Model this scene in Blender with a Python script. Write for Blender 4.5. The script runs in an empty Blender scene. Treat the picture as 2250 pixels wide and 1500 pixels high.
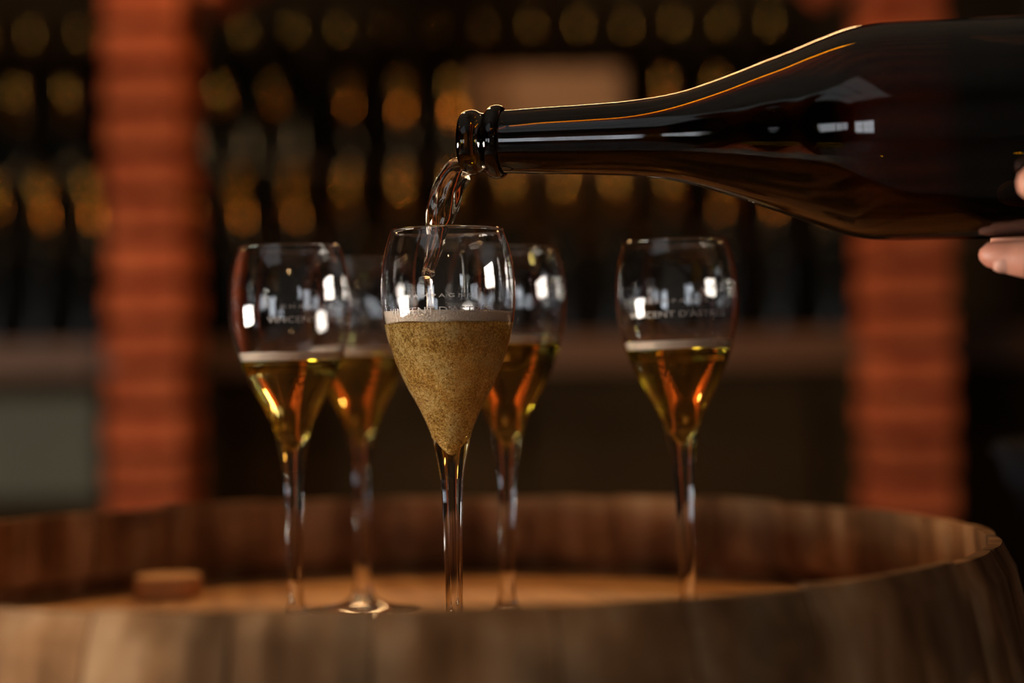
import bpy, bmesh, math, random
from mathutils import Vector, Matrix, noise

# ------------------------------------------------------------------ scene, camera, light
sc = bpy.context.scene
C = sc.collection
random.seed(7)
PI = math.pi
FPX = 3706.0                       # focal length in pixels of the 2250 px wide frame
PITCH, ROLL = 0.0247, 0.0157

cam_d = bpy.data.cameras.new('camera')
cam = bpy.data.objects.new('camera', cam_d)
C.objects.link(cam)
cam_d.sensor_width = 36.0
cam_d.lens = 36.0 * FPX / 2250.0
cam_d.clip_start = 0.01
cam_d.dof.use_dof = True
cam_d.dof.focus_distance = 0.782
cam_d.dof.aperture_fstop = 2.55
cam.matrix_world = Matrix.Rotation(PI / 2 + PITCH, 4, 'X') @ Matrix.Rotation(-ROLL, 4, 'Z')
sc.camera = cam

w = bpy.data.worlds.new('world')
sc.world = w
w.use_nodes = True
w.node_tree.nodes['Background'].inputs[0].default_value = (0.55, 0.7, 1.0, 1)
w.node_tree.nodes['Background'].inputs[1].default_value = 0.005

sc.view_settings.view_transform = 'Standard'
sc.view_settings.look = 'None'
sc.view_settings.gamma = 1.0
sc.view_settings.use_curve_mapping = False
sc.view_settings.exposure = 0.0
cy = sc.cycles
cy.use_denoising = True
cy.max_bounces = 20
cy.transmission_bounces = 18
cy.glossy_bounces = 10
cy.diffuse_bounces = 3
cy.transparent_max_bounces = 8
cy.caustics_reflective = False
cy.caustics_refractive = True
cy.blur_glossy = 0.3
cy.sample_clamp_indirect = 40.0

L_WINDOW_LEFT = 95.0
L_WINDOW_BACK = 6.0
L_WINDOW_CORNER = 4.0
L_SKYLIGHT = 0.5
L_WINDOW_RIGHT = 1.2
L_BULB_NEAR = 580.0
L_BULB_SMALL = 260.0
L_TUBE = 38.0
WARM = (1.0, 0.60, 0.26)

# ------------------------------------------------------------------ helpers
def world_at(px, py, y):
    """point at distance y seen at pixel px,py"""
    u, v = px - 1125.0, py - 750.0
    c, s = math.cos(ROLL), math.sin(ROLL)
    X, Y = c * u - s * v, s * u + c * v
    dx, dz, dy = X / FPX, -Y / FPX, 1.0
    yy = dy * math.cos(PITCH) - dz * math.sin(PITCH)
    zz = dy * math.sin(PITCH) + dz * math.cos(PITCH)
    return Vector((dx / yy * y, y, zz / yy * y))

def mesh_obj(name, verts, faces, mat, parent=None, smooth=False, label=None):
    me = bpy.data.meshes.new(name)
    me.from_pydata([tuple(v) for v in verts], [], faces)
    me.update()
    if smooth:
        for p in me.polygons: p.use_smooth = True
    if mat: me.materials.append(mat)
    o = bpy.data.objects.new(name, me)
    C.objects.link(o)
    if parent: o.parent = parent
    if label: o['label'] = label
    return o

def bm_obj(name, bm, mat, parent=None, smooth=False, label=None):
    bmesh.ops.recalc_face_normals(bm, faces=bm.faces)
    me = bpy.data.meshes.new(name)
    bm.to_mesh(me); bm.free()
    if smooth:
        for p in me.polygons: p.use_smooth = True
    if mat: me.materials.append(mat)
    o = bpy.data.objects.new(name, me)
    C.objects.link(o)
    if parent: o.parent = parent
    if label: o['label'] = label
    return o

def share(name, me, parent=None, loc=(0, 0, 0), rot=(0, 0, 0), scale=(1, 1, 1)):
    o = bpy.data.objects.new(name, me)
    C.objects.link(o)
    o.location = loc; o.rotation_euler = rot; o.scale = scale
    if parent: o.parent = parent
    return o

def empty(name, loc=(0, 0, 0), rot=(0, 0, 0)):
    o = bpy.data.objects.new(name, None)
    C.objects.link(o)
    o.empty_display_size = 0.02
    o.location = loc; o.rotation_euler = rot
    return o

def tag(o, label, cat, group=None, kind=None):
    o['label'] = label; o['category'] = cat
    if group: o['group'] = group
    if kind: o['kind'] = kind
    return o

def struct(o):
    o['kind'] = 'structure'
    return o

def box_bm(bm, x0, x1, y0, y1, z0, z1, bevel=0.0, jitter=0.0):
    r = bmesh.ops.create_cube(bm, size=1.0)
    for v in r['verts']:
        v.co = Vector(((x0 + x1) / 2 + v.co.x * (x1 - x0), (y0 + y1) / 2 + v.co.y * (y1 - y0), (z0 + z1) / 2 + v.co.z * (z1 - z0)))
        if jitter: v.co += Vector([random.uniform(-jitter, jitter) for _ in range(3)])
    if bevel:
        es = list({e for v in r['verts'] for e in v.link_edges})
        bmesh.ops.bevel(bm, geom=es, offset=bevel, segments=2, affect='EDGES')

def box(name, x0, x1, y0, y1, z0, z1, mat, parent=None, bevel=0.0, jitter=0.0, label=None):
    bm = bmesh.new()
    box_bm(bm, x0, x1, y0, y1, z0, z1, bevel, jitter)
    return bm_obj(name, bm, mat, parent, label=label)

def spline(pts, n):
    """Catmull-Rom through 2d/3d points, n steps per span"""
    out = []
    P = [Vector(p) for p in pts]
    for i in range(len(P) - 1):
        a = P[i - 1] if i else P[0] * 2 - P[1]
        b, c = P[i], P[i + 1]
        d = P[i + 2] if i + 2 < len(P) else c * 2 - b
        for k in range(n):
            t = k / n
            out.append(0.5 * ((2 * b) + (c - a) * t + (2 * a - 5 * b + 4 * c - d) * t * t + (3 * b - a - 3 * c + d) * t ** 3))
    out.append(P[-1])
    return out

def lathe(prof, seg=96, close_start=False, close_end=False, flip=False, ripple=None):
    """profile list of (r,z), revolved about z"""
    verts, faces, rings = [], [], []
    for (r, z) in prof:
        if r < 1e-6:
            rings.append([len(verts)]); verts.append((0, 0, z))
        else:
            ring = []
            for k in range(seg):
                a = 2 * PI * k / seg
                rr, zz = r, z
                if ripple: rr, zz = ripple(r, z, a)
                ring.append(len(verts)); verts.append((rr * math.cos(a), rr * math.sin(a), zz))
            rings.append(ring)
    for i in range(len(rings) - 1):
        A, B = rings[i], rings[i + 1]
        for k in range(seg):
            k2 = (k + 1) % seg
            if len(A) == 1 and len(B) == 1: break
            if len(A) == 1: f = (A[0], B[k2], B[k])
            elif len(B) == 1: f = (A[k], A[k2], B[0])
            else: f = (A[k], A[k2], B[k2], B[k])
            faces.append(f[::-1] if flip else f)
    if close_start and len(rings[0]) > 1: faces.append(tuple(rings[0]) if flip else tuple(rings[0][::-1]))
    if close_end and len(rings[-1]) > 1: faces.append(tuple(rings[-1][::-1]) if flip else tuple(rings[-1]))
    return verts, faces

def tube(pts, radii, seg=12, squash=None):
    verts, faces = [], []
    n = len(pts)
    up = Vector((0, 1, 0.01))
    for i, p in enumerate(pts):
        t = (pts[min(i + 1, n - 1)] - pts[max(i - 1, 0)]).normalized()
        a = t.cross(up).normalized(); b = a.cross(t).normalized()
        for k in range(seg):
            th = 2 * PI * k / seg
            r = radii[i]
            verts.append(p + a * math.cos(th) * r + b * math.sin(th) * r * (squash[i] if squash else 1))
    for i in range(n - 1):
        for k in range(seg):
            k2 = (k + 1) % seg
            faces.append((i * seg + k, i * seg + k2, (i + 1) * seg + k2, (i + 1) * seg + k))
    faces.append(tuple(range(seg))[::-1])
    faces.append(tuple(range((n - 1) * seg, n * seg)))
    return verts, faces

# ------------------------------------------------------------------ materials
def new_mat(name):
    m = bpy.data.materials.new(name)
    m.use_nodes = True
    nt = m.node_tree
    return m, nt, nt.nodes['Principled BSDF'], nt.nodes['Material Output']

def plain(name, col, rough=0.6, metal=0.0, spec=0.5, emit=None, strength=0):
    m, nt, b, o = new_mat(name)
    b.inputs['Base Color'].default_value = (*col, 1)
    b.inputs['Roughness'].default_value = rough
    b.inputs['Metallic'].default_value = metal
    b.inputs['Specular IOR Level'].default_value = spec
    if emit:
        b.inputs['Emission Color'].default_value = (*emit, 1)
        b.inputs['Emission Strength'].default_value = strength
    return m

def noisy(name, cols, scale=(8, 8, 8), detail=6, rough=0.7, bump=0.2, bump_scale=None, vary=0.0, dist=0.0, spec=0.4, bdist=0.002, stain=0.0):
    """colour ramp over stretched noise in object space, with a per-object shift"""
    m, nt, b, o = new_mat(name)
    N, Lk = nt.nodes, nt.links
    tc = N.new('ShaderNodeTexCoord'); oi = N.new('ShaderNodeObjectInfo')
    mp = N.new('ShaderNodeMapping'); mp.inputs['Scale'].default_value = scale
    add = N.new('ShaderNodeVectorMath'); add.operation = 'ADD'
    mul = N.new('ShaderNodeMath'); mul.operation = 'MULTIPLY'; mul.inputs[1].default_value = 40.0
    Lk.new(oi.outputs['Random'], mul.inputs[0])
    Lk.new(tc.outputs['Object'], mp.inputs['Vector'])
    Lk.new(mp.outputs[0], add.inputs[0]); Lk.new(mul.outputs[0], add.inputs[1])
    nz = N.new('ShaderNodeTexNoise'); nz.inputs['Scale'].default_value = 1.0
    nz.inputs['Detail'].default_value = detail; nz.inputs['Distortion'].default_value = dist
    Lk.new(add.outputs[0], nz.inputs['Vector'])
    rp = N.new('ShaderNodeValToRGB')
    el = rp.color_ramp.elements
    n = len(cols)
    lo, hi = 0.3, 0.7
    while len(el) < n: el.new(0.5)
    for i, c in enumerate(cols):
        el[i].position = lo + (hi - lo) * i / (n - 1); el[i].color = (*c, 1)
    Lk.new(nz.outputs[0], rp.inputs[0])
    out = rp.outputs[0]
    if stain:
        n2 = N.new('ShaderNodeTexNoise'); n2.inputs['Scale'].default_value = 14.0; n2.inputs['Detail'].default_value = 4
        Lk.new(tc.outputs['Object'], n2.inputs['Vector'])
        r2 = N.new('ShaderNodeMapRange'); r2.inputs[1].default_value = 0.42; r2.inputs[2].default_value = 0.62
        r2.inputs[3].default_value = 1.0 - stain; r2.inputs[4].default_value = 1.0
        Lk.new(n2.outputs[0], r2.inputs[0])
        mx = N.new('ShaderNodeMix'); mx.data_type = 'RGBA'; mx.blend_type = 'MULTIPLY'; mx.inputs[0].default_value = 1.0
        Lk.new(out, mx.inputs[6]); Lk.new(r2.outputs[0], mx.inputs[7])
        out = mx.outputs[2]
    if vary:
        hs = N.new('ShaderNodeHueSaturation')
        mr = N.new('ShaderNodeMapRange'); mr.inputs[3].default_value = 1 - vary; mr.inputs[4].default_value = 1 + vary
        Lk.new(oi.outputs['Random'], mr.inputs[0]); Lk.new(mr.outputs[0], hs.inputs['Value'])
        Lk.new(out, hs.inputs['Color']); out = hs.outputs[0]
    Lk.new(out, b.inputs['Base Color'])
    b.inputs['Roughness'].default_value = rough
    b.inputs['Specular IOR Level'].default_value = spec
    if bump:
        bp = N.new('ShaderNodeBump'); bp.inputs['Strength'].default_value = bump; bp.inputs['Distance'].default_value = bdist
        Lk.new(nz.outputs[0], bp.inputs['Height']); Lk.new(bp.outputs[0], b.inputs['Normal'])
    return m

def glassy(name, col, ior, rough=0.0):
    m, nt, b, o = new_mat(name)
    nt.nodes.remove(b)
    g = nt.nodes.new('ShaderNodeBsdfGlass')
    g.inputs['Color'].default_value = (*col, 1); g.inputs['IOR'].default_value = ior; g.inputs['Roughness'].default_value = rough
    nt.links.new(g.outputs[0], o.inputs['Surface'])
    return m, nt, g, o

M = {}
M['crystal'] = glassy('crystal', (0.985, 0.985, 0.985), 1.5)[0]
M['wine'] = glassy('sparkling_wine', (0.96, 0.90, 0.53), 1.34)[0]
# bottle glass: amber absorbing glass
m, nt, g, o = glassy('amber_bottle_glass', (1, 1, 1), 1.52)
va = nt.nodes.new('ShaderNodeVolumeAbsorption')
va.inputs['Color'].default_value = (0.72, 0.665, 0.04, 1); va.inputs['Density'].default_value = 1500
nt.links.new(va.outputs[0], o.inputs['Volume'])
M['bottle'] = m
# falling wine with bubbles
m, nt, g, o = glassy('poured_wine', (0.99, 0.93, 0.84), 1.34)
nz = nt.nodes.new('ShaderNodeTexNoise'); nz.inputs['Scale'].default_value = 170; nz.inputs['Detail'].default_value = 2
tc = nt.nodes.new('ShaderNodeTexCoord'); mp = nt.nodes.new('ShaderNodeMapping'); mp.inputs['Scale'].default_value = (1.0, 1.0, 0.3)
bp = nt.nodes.new('ShaderNodeBump'); bp.inputs['Strength'].default_value = 0.5; bp.inputs['Distance'].default_value = 0.001
nt.links.new(tc.outputs['Object'], mp.inputs[0]); nt.links.new(mp.outputs[0], nz.inputs[0])
nt.links.new(nz.outputs[0], bp.inputs['Height']); nt.links.new(bp.outputs[0], g.inputs['Normal'])
M['stream'] = m

# fizzing wine: full of tiny bubbles, so partly milky
m, nt, b, o = new_mat('fizzing_wine')
N, Lk = nt.nodes, nt.links
tc = N.new('ShaderNodeTexCoord')
vo = N.new('ShaderNodeTexNoise'); vo.inputs['Scale'].default_value = 2000; vo.inputs['Detail'].default_value = 1.5
n1 = N.new('ShaderNodeTexNoise'); n1.inputs['Scale'].default_value = 900; n1.inputs['Detail'].default_value = 5; n1.inputs['Distortion'].default_value = 0.6
Lk.new(tc.outputs['Object'], vo.inputs['Vector']); Lk.new(tc.outputs['Object'], n1.inputs['Vector'])
mxn = N.new('ShaderNodeMath'); mxn.operation = 'MULTIPLY_ADD'; mxn.inputs[1].default_value = 0.45
Lk.new(vo.outputs[0], mxn.inputs[0]); 
hm = N.new('ShaderNodeMath'); hm.operation = 'MULTIPLY'; hm.inputs[1].default_value = 0.55
n3 = N.new('ShaderNodeTexNoise'); n3.inputs['Scale'].default_value = 110; n3.inputs['Detail'].default_value = 2
Lk.new(tc.outputs['Object'], n3.inputs['Vector'])
ad = N.new('ShaderNodeMath'); ad.operation = 'MULTIPLY_ADD'; ad.inputs[1].default_value = 0.3
sb = N.new('ShaderNodeMath'); sb.operation = 'SUBTRACT'; sb.inputs[1].default_value = 0.15
Lk.new(n1.outputs[0], hm.inputs[0]); Lk.new(n3.outputs[0], ad.inputs[0]); Lk.new(hm.outputs[0], ad.inputs[2])
Lk.new(ad.outputs[0], sb.inputs[0]); Lk.new(sb.outputs[0], mxn.inputs[2])
rp = N.new('ShaderNodeValToRGB')
rp.color_ramp.elements[0].position = 0.38; rp.color_ramp.elements[0].color = (0.50, 0.22, 0.03, 1)
rp.color_ramp.elements[1].position = 0.64; rp.color_ramp.elements[1].color = (1.0, 0.80, 0.38, 1)
e = rp.color_ramp.elements.new(0.5); e.color = (1.0, 0.62, 0.17, 1)
Lk.new(mxn.outputs[0], rp.inputs[0])
df = N.new('ShaderNodeBsdfDiffuse'); tr = N.new('ShaderNodeBsdfTranslucent'); gl = N.new('ShaderNodeBsdfGlass')
gl.inputs['Color'].default_value = (0.97, 0.78, 0.36, 1); gl.inputs['IOR'].default_value = 1.34; gl.inputs['Roughness'].default_value = 0.12
Lk.new(rp.outputs[0], df.inputs[0]); Lk.new(rp.outputs[0], tr.inputs[0])
bp = N.new('ShaderNodeBump'); bp.inputs['Strength'].default_value = 0.9; bp.inputs['Distance'].default_value = 0.0008
Lk.new(mxn.outputs[0], bp.inputs['Height'])
for q in (df, tr, gl): Lk.new(bp.outputs[0], q.inputs['Normal'])
a1 = N.new('ShaderNodeMixShader'); a1.inputs[0].default_value = 0.4
Lk.new(df.outputs[0], a1.inputs[1]); Lk.new(tr.outputs[0], a1.inputs[2])
a2 = N.new('ShaderNodeMixShader')
mr = N.new('ShaderNodeMapRange'); mr.inputs[1].default_value = 0.4; mr.inputs[2].default_value = 0.62; mr.inputs[3].default_value = 0.42; mr.inputs[4].default_value = 0.92
Lk.new(mxn.outputs[0], mr.inputs[0]); Lk.new(mr.outputs[0], a2.inputs[0])
Lk.new(gl.outputs[0], a2.inputs[1]); Lk.new(a1.outputs[0], a2.inputs[2])
nt.nodes.remove(b)
Lk.new(a2.outputs[0], o.inputs['Surface'])
M['fizz'] = m
# foam
m, nt, b, o = new_mat('wine_foam')
N, Lk = nt.nodes, nt.links
b.inputs['Base Color'].default_value = (0.96, 0.78, 0.60, 1); b.inputs['Roughness'].default_value = 0.5
b.inputs['Transmission Weight'].default_value = 0.2; b.inputs['IOR'].default_value = 1.2
tc = N.new('ShaderNodeTexCoord'); vo = N.new('ShaderNodeTexVoronoi'); vo.inputs['Scale'].default_value = 1100
Lk.new(tc.outputs['Object'], vo.inputs['Vector'])
bp = N.new('ShaderNodeBump'); bp.inputs['Strength'].default_value = 0.8; bp.inputs['Distance'].default_value = 0.0006
Lk.new(vo.outputs['Distance'], bp.inputs['Height']); Lk.new(bp.outputs[0], b.inputs['Normal'])
M['foam'] = m
M['frost'] = plain('frosted_lettering', (0.45, 0.40, 0.36), 0.5)
m, nt, b, o = new_mat('bubble_skin')
b.inputs['Base Color'].default_value = (1.0, 0.86, 0.55, 1); b.inputs['Roughness'].default_value = 0.1; b.inputs['Transmission Weight'].default_value = 0.5
b.inputs['IOR'].default_value = 1.3
M['bubble'] = m

M['stave'] = noisy('oak_stave', [(0.17, 0.072, 0.023), (0.38, 0.185, 0.075), (0.56, 0.33, 0.165)], scale=(45, 45, 5), rough=0.85, bump=0.5, vary=0.16, stain=0.6, spec=0.12)
M['head'] = noisy('oak_head', [(0.38, 0.145, 0.036), (0.54, 0.235, 0.068), (0.66, 0.32, 0.10)], scale=(60, 5, 30), rough=0.5, bump=0.25, vary=0.10)
M['hoop'] = noisy('iron_hoop', [(0.02, 0.02, 0.022), (0.05, 0.045, 0.04)], scale=(30, 30, 30), rough=0.5, bump=0.3, spec=0.6)
M['bung'] = noisy('bung_wood', [(0.60, 0.27, 0.09), (0.75, 0.38, 0.15)], scale=(60, 60, 200), rough=0.7, bump=0.3)
M['brick'] = noisy('red_brick', [(0.25, 0.046, 0.016), (0.36, 0.076, 0.026), (0.48, 0.125, 0.042)], scale=(25, 25, 25), rough=0.9, bump=0.5, vary=0.2, spec=0.05)
M['mortar'] = noisy('brick_mortar', [(0.06, 0.006, 0.003), (0.09, 0.010, 0.004)], scale=(30, 30, 30), rough=0.95, bump=0.3, spec=0.1)
M['shelf'] = noisy('dark_shelf_wood', [(0.06, 0.022, 0.007), (0.11, 0.044, 0.014)], scale=(3, 30, 30), rough=0.6, bump=0.2, vary=0.1)
M['panel_dark'] = noisy('dark_brown_panel', [(0.020, 0.011, 0.004), (0.032, 0.018, 0.007)], scale=(4, 20, 6), rough=0.8, bump=0.1, spec=0.05)
M['panel_grey'] = noisy('grey_green_panel', [(0.065, 0.068, 0.046), (0.085, 0.085, 0.06)], scale=(5, 5, 5), rough=0.8, bump=0.1)
M['crate'] = noisy('crate_wood', [(0.30, 0.14, 0.055), (0.38, 0.19, 0.08)], scale=(4, 30, 40), rough=0.7, bump=0.2, vary=0.06)
M['darkglass'] = plain('dark_cellar_bottle_glass', (0.004, 0.004, 0.003), 0.09, spec=0.22)
M['foil_gold'] = plain('gold_foil', (0.36, 0.175, 0.036), 0.075, metal=1.0)
M['foil_silver'] = plain('silver_foil', (0.50, 0.52, 0.58), 0.22, metal=0.9)
M['label'] = plain('paper_bottle_label', (0.14, 0.11, 0.08), 0.6)
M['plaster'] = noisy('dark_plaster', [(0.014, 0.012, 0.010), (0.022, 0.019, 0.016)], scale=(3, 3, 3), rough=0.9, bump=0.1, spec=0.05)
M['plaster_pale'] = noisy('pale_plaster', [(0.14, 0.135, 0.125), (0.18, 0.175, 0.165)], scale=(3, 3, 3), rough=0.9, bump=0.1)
M['floor'] = noisy('stone_floor', [(0.07, 0.06, 0.05), (0.12, 0.10, 0.085)], scale=(4, 4, 4), rough=0.6, bump=0.2, vary=0.1)
M['white_paint'] = plain('white_window_paint', (0.6, 0.6, 0.58), 0.5)
M['black_metal'] = plain('black_metal', (0.015, 0.015, 0.015), 0.4, metal=0.6)
M['skin'] = None
m, nt, b, o = new_mat('skin')
N, Lk = nt.nodes, nt.links
tc = N.new('ShaderNodeTexCoord'); nz = N.new('ShaderNodeTexNoise'); nz.inputs['Scale'].default_value = 55; nz.inputs['Detail'].default_value = 4
rp = N.new('ShaderNodeValToRGB'); rp.color_ramp.elements[0].color = (0.42, 0.15, 0.10, 1); rp.color_ramp.elements[1].color = (0.56, 0.26, 0.17, 1)
rp.color_ramp.elements[0].position = 0.35; rp.color_ramp.elements[1].position = 0.65
Lk.new(tc.outputs['Object'], nz.inputs[0]); Lk.new(nz.outputs[0], rp.inputs[0]); Lk.new(rp.outputs[0], b.inputs['Base Color'])
b.inputs['Roughness'].default_value = 0.5; b.inputs['Subsurface Weight'].default_value = 0.15; b.inputs['Subsurface Radius'].default_value = (0.01, 0.004, 0.002)
b.inputs['Subsurface Scale'].default_value = 0.5
n2 = N.new('ShaderNodeTexNoise'); n2.inputs['Scale'].default_value = 500
bp = N.new('ShaderNodeBump'); bp.inputs['Strength'].default_value = 0.25; bp.inputs['Distance'].default_value = 0.0006
Lk.new(tc.outputs['Object'], n2.inputs[0]); Lk.new(n2.outputs[0], bp.inputs['Height']); Lk.new(bp.outputs[0], b.inputs['Normal'])
M['skin'] = m
M['nail'] = plain('finger_nail', (0.56, 0.29, 0.22), 0.3)
M['jacket'] = noisy('dark_jacket_cloth', [(0.003, 0.003, 0.004), (0.006, 0.006, 0.007)], scale=(60, 60, 60), rough=0.95, bump=0.3, spec=0.02)
M['trousers'] = plain('dark_trouser_cloth', (0.01, 0.01, 0.014), 0.9, spec=0.1)
M['hair'] = plain('brown_hair', (0.05, 0.03, 0.02), 0.5)
M['eye'] = plain('eye_white', (0.7, 0.7, 0.68), 0.2)
M['day_left'] = plain('daylight_pane_left', (0, 0, 0), 1, emit=(1.0, 0.90, 0.78), strength=L_WINDOW_LEFT)
M['day_back'] = plain('daylight_pane_back', (0, 0, 0), 1, emit=(0.86, 0.92, 1.0), strength=L_WINDOW_BACK)
M['day_right'] = plain('daylight_pane_right', (0, 0, 0), 1, emit=(0.95, 0.97, 1.0), strength=L_WINDOW_RIGHT)
M['bulb_near'] = plain('lit_bulb_near', (0, 0, 0), 1, emit=WARM, strength=L_BULB_NEAR)
M['bulb_small'] = plain('lit_bulb_small', (0, 0, 0), 1, emit=WARM, strength=L_BULB_SMALL)
M['tube'] = plain('lit_lamp_tube', (0, 0, 0), 1, emit=WARM, strength=L_TUBE)
M['day_sky'] = plain('daylight_pane_roof', (0, 0, 0), 1, emit=(0.95, 0.97, 1.0), strength=L_SKYLIGHT)
M['day_corner'] = plain('daylight_pane_corner', (0, 0, 0), 1, emit=(0.88, 0.93, 1.0), strength=L_WINDOW_CORNER)

# ------------------------------------------------------------------ room shell
FZ = -1.03; CZ = 1.75; XL, XR, YB, YF = -2.6, 2.9, -2.9, 4.15
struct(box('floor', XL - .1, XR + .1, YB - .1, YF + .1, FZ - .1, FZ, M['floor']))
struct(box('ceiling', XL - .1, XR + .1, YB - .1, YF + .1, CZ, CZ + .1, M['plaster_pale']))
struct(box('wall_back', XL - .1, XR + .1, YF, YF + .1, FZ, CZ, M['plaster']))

def wall_with_hole(name, axis, pos, thick, a0, a1, holes, mat):
    """wall in the plane axis=pos from a0 to a1, holes = (u0,u1,z0,z1) sorted by u"""
    bm = bmesh.new()
    def seg(u0, u1, z0, z1):
        if u1 - u0 < 1e-4 or z1 - z0 < 1e-4: return
        p0, p1 = min(pos, pos + thick), max(pos, pos + thick)
        if axis == 'x': box_bm(bm, p0, p1, u0, u1, z0, z1)
        else: box_bm(bm, u0, u1, p0, p1, z0, z1)
    u = a0
    for (u0, u1, z0, z1) in holes:
        seg(u, u0, FZ, CZ); seg(u0, u1, FZ, z0); seg(u0, u1, z1, CZ); u = u1
    seg(u, a1, FZ, CZ)
    return struct(bm_obj(name, bm, mat))

def window(name, axis, pos, thick, u0, u1, z0, z1, nu, nz_, paint, day):
    r = struct(empty(name, (pos, (u0 + u1) / 2, z0) if axis == 'x' else ((u0 + u1) / 2, pos, z0)))
    o = r.location
    def b(nm, a0, a1, b0, b1, d0, d1, mat):
        q0, q1 = sorted((pos + thick * d0, pos + thick * d1))
        if axis == 'x': return box(nm, q0 - o.x, q1 - o.x, a0 - o.y, a1 - o.y, b0 - o.z, b1 - o.z, mat, r)
        return box(nm, a0 - o.x, a1 - o.x, q0 - o.y, q1 - o.y, b0 - o.z, b1 - o.z, mat, r)
    f = 0.035
    b('frame', u0, u1, z0, z0 + f, .3, .7, paint); b('frame', u0, u1, z1 - f, z1, .3, .7, paint)
    b('frame', u0, u0 + f, z0 + f, z1 - f, .3, .7, paint); b('frame', u1 - f, u1, z0 + f, z1 - f, .3, .7, paint)
    du, dz = (u1 - u0 - 2 * f) / nu, (z1 - z0 - 2 * f) / nz_
    for i in range(nu):
        for j in range(nz_):
            a0, b0 = u0 + f + i * du, z0 + f + j * dz
            b('pane', a0 + (.012 if i else 0), a0 + du - (.012 if i < nu - 1 else 0), b0 + (.012 if j else 0), b0 + dz - (.012 if j < nz_ - 1 else 0), .48, .52, day)
    for i in range(1, nu): b('mullion', u0 + f + i * du - .012, u0 + f + i * du + .012, z0 + f, z1 - f, .35, .65, paint)
    for j in range(1, nz_): b('transom', u0 + f, u1 - f, z0 + f + j * dz - .012, z0 + f + j * dz + .012, .36, .64, paint)
    return r

WL = (-0.20, 0.85, -0.45, 0.05)
WD = (-2.5, -1.5, -0.5, 0.42)
WB = (1.45, 1.95, 0.35, 0.85)
WC = (-2.5, -1.2, -0.15, 0.40)
WR = (0.2, 0.75, -0.1, 0.9)
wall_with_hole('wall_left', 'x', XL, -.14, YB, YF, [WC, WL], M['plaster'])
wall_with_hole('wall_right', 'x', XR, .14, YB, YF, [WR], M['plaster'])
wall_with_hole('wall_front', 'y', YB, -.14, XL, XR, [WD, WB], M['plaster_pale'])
window('window_1', 'x', XL, -.14, *WL, 3, 2, M['white_paint'], M['day_left'])
window('window_2', 'y', YB, -.14, *WB, 1, 2, M['white_paint'], M['day_back'])
window('window_6', 'y', YB, -.14, *WD, 2, 2, M['white_paint'], M['day_back'])
window('window_3', 'x', XR, .14, *WR, 1, 2, M['white_paint'], M['day_right'])
window('window_4', 'x', XL, -.14, *WC, 3, 1, M['white_paint'], M['day_corner'])

sk = struct(empty('window_5', (-1.5, -1.2, CZ)))
for i in range(3):
    for j in range(2):
        box('pane', -.85 + i * .57, -.31 + i * .57, -.95 + j * .96, -.03 + j * .96, -.012, -.004, M['day_sky'], sk)
for i in range(4): box('mullion', -.88 + i * .57, -.85 + i * .57, -.98, .96, -.03, -.002, M['white_paint'], sk)
for j in range(3): box('transom', -.85, .83, -.98 + j * .96 - (0 if j else 0), -.95 + j * .96, -.026, -.002, M['white_paint'], sk)

# ------------------------------------------------------------------ brick pillars
def brick_mesh(w_, d_, h_, seed):
    random.seed(seed)
    bm = bmesh.new()
    box_bm(bm, -w_ / 2, w_ / 2, -d_ / 2, d_ / 2, 0, h_, bevel=0.004)
    bmesh.ops.recalc_face_normals(bm, faces=bm.faces)
    me = bpy.data.meshes.new('brick'); bm.to_mesh(me); bm.free(); me.materials.append(M['brick'])
    return me
COURSE = 0.0752
PW, PD = 0.136, 0.19
brick_mes = [brick_mesh(PW - random.uniform(0, .006), PD - .004, 0.0560 - random.uniform(0, .003), s) for s in range(4)]
def pillar(x, y, label, z1, phase, rot=0.0):
    root = empty('brick_pillar', (x, y, FZ), (0, 0, rot))
    tag(root, label, 'pillar', kind='structure')
    n = int((z1 - FZ) / COURSE)
    box('mortar_core', -PW / 2 + .012, PW / 2 - .012, -PD / 2 + .012, PD / 2 - .012, 0, z1 - FZ, M['mortar'], root)
    random.seed(int(x * 100) + 3)
    for k in range(n):
        share('brick', random.choice(brick_mes), root, (random.uniform(-.002, .002), random.uniform(-.002, .002), phase + k * COURSE + .003), (0, 0, random.uniform(-.01, .01)))
    return root
PY = 3.03
pl = world_at(313, 560, PY - PD / 2); pr = world_at(2010, 560, PY - PD / 2)
ZSP = 0.63
def phase_for(py):   # joint centre seen at py
    z = world_at(308, py, PY - PD / 2).z
    return (z - FZ) % COURSE
pillar(pl.x, PY, 'red brick pillar left behind the glasses, lit and blurred', CZ, phase_for(512))
pillar(pr.x, PY, 'darker red brick pillar behind the pouring bottle', CZ, phase_for(512) + .01)
pillar(-1.95, -0.42, 'red brick pillar beside the large left window', CZ, 0.0, PI / 2)
pillar(1.95, 0.02, 'red brick pillar near the right hand wall', CZ, 0.0, PI / 2)

# segmental brick arch between the two rear pillars
arch = empty('brick_arch', ((pl.x + pr.x) / 2, PY, ZSP))
tag(arch, 'brick arch springing from the two rear pillars', 'arch', kind='structure')
half = (pr.x - pl.x) / 2 - PW / 2
R = half / math.sin(math.radians(46)); zc = -R * math.cos(math.radians(46))
nv = 21
for i in range(1, nv - 1):
    a = math.radians(-46 + 92 * (i + .5) / nv)
    wv = R * math.radians(92) / nv - .012
    o_ = share('brick', brick_mes[i % 4], arch, (0, 0, 0))
    o_.matrix_local = Matrix.Translation((math.sin(a) * (R + PW / 2), 0, zc + math.cos(a) * (R + PW / 2))) @ Matrix.Rotation(a, 4, 'Y') @ Matrix.Rotation(PI / 2, 4, 'Y') @ Matrix.Scale(wv / .0625, 4, (0, 0, 1)) @ Matrix.Translation((0, 0, -.031))
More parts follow.
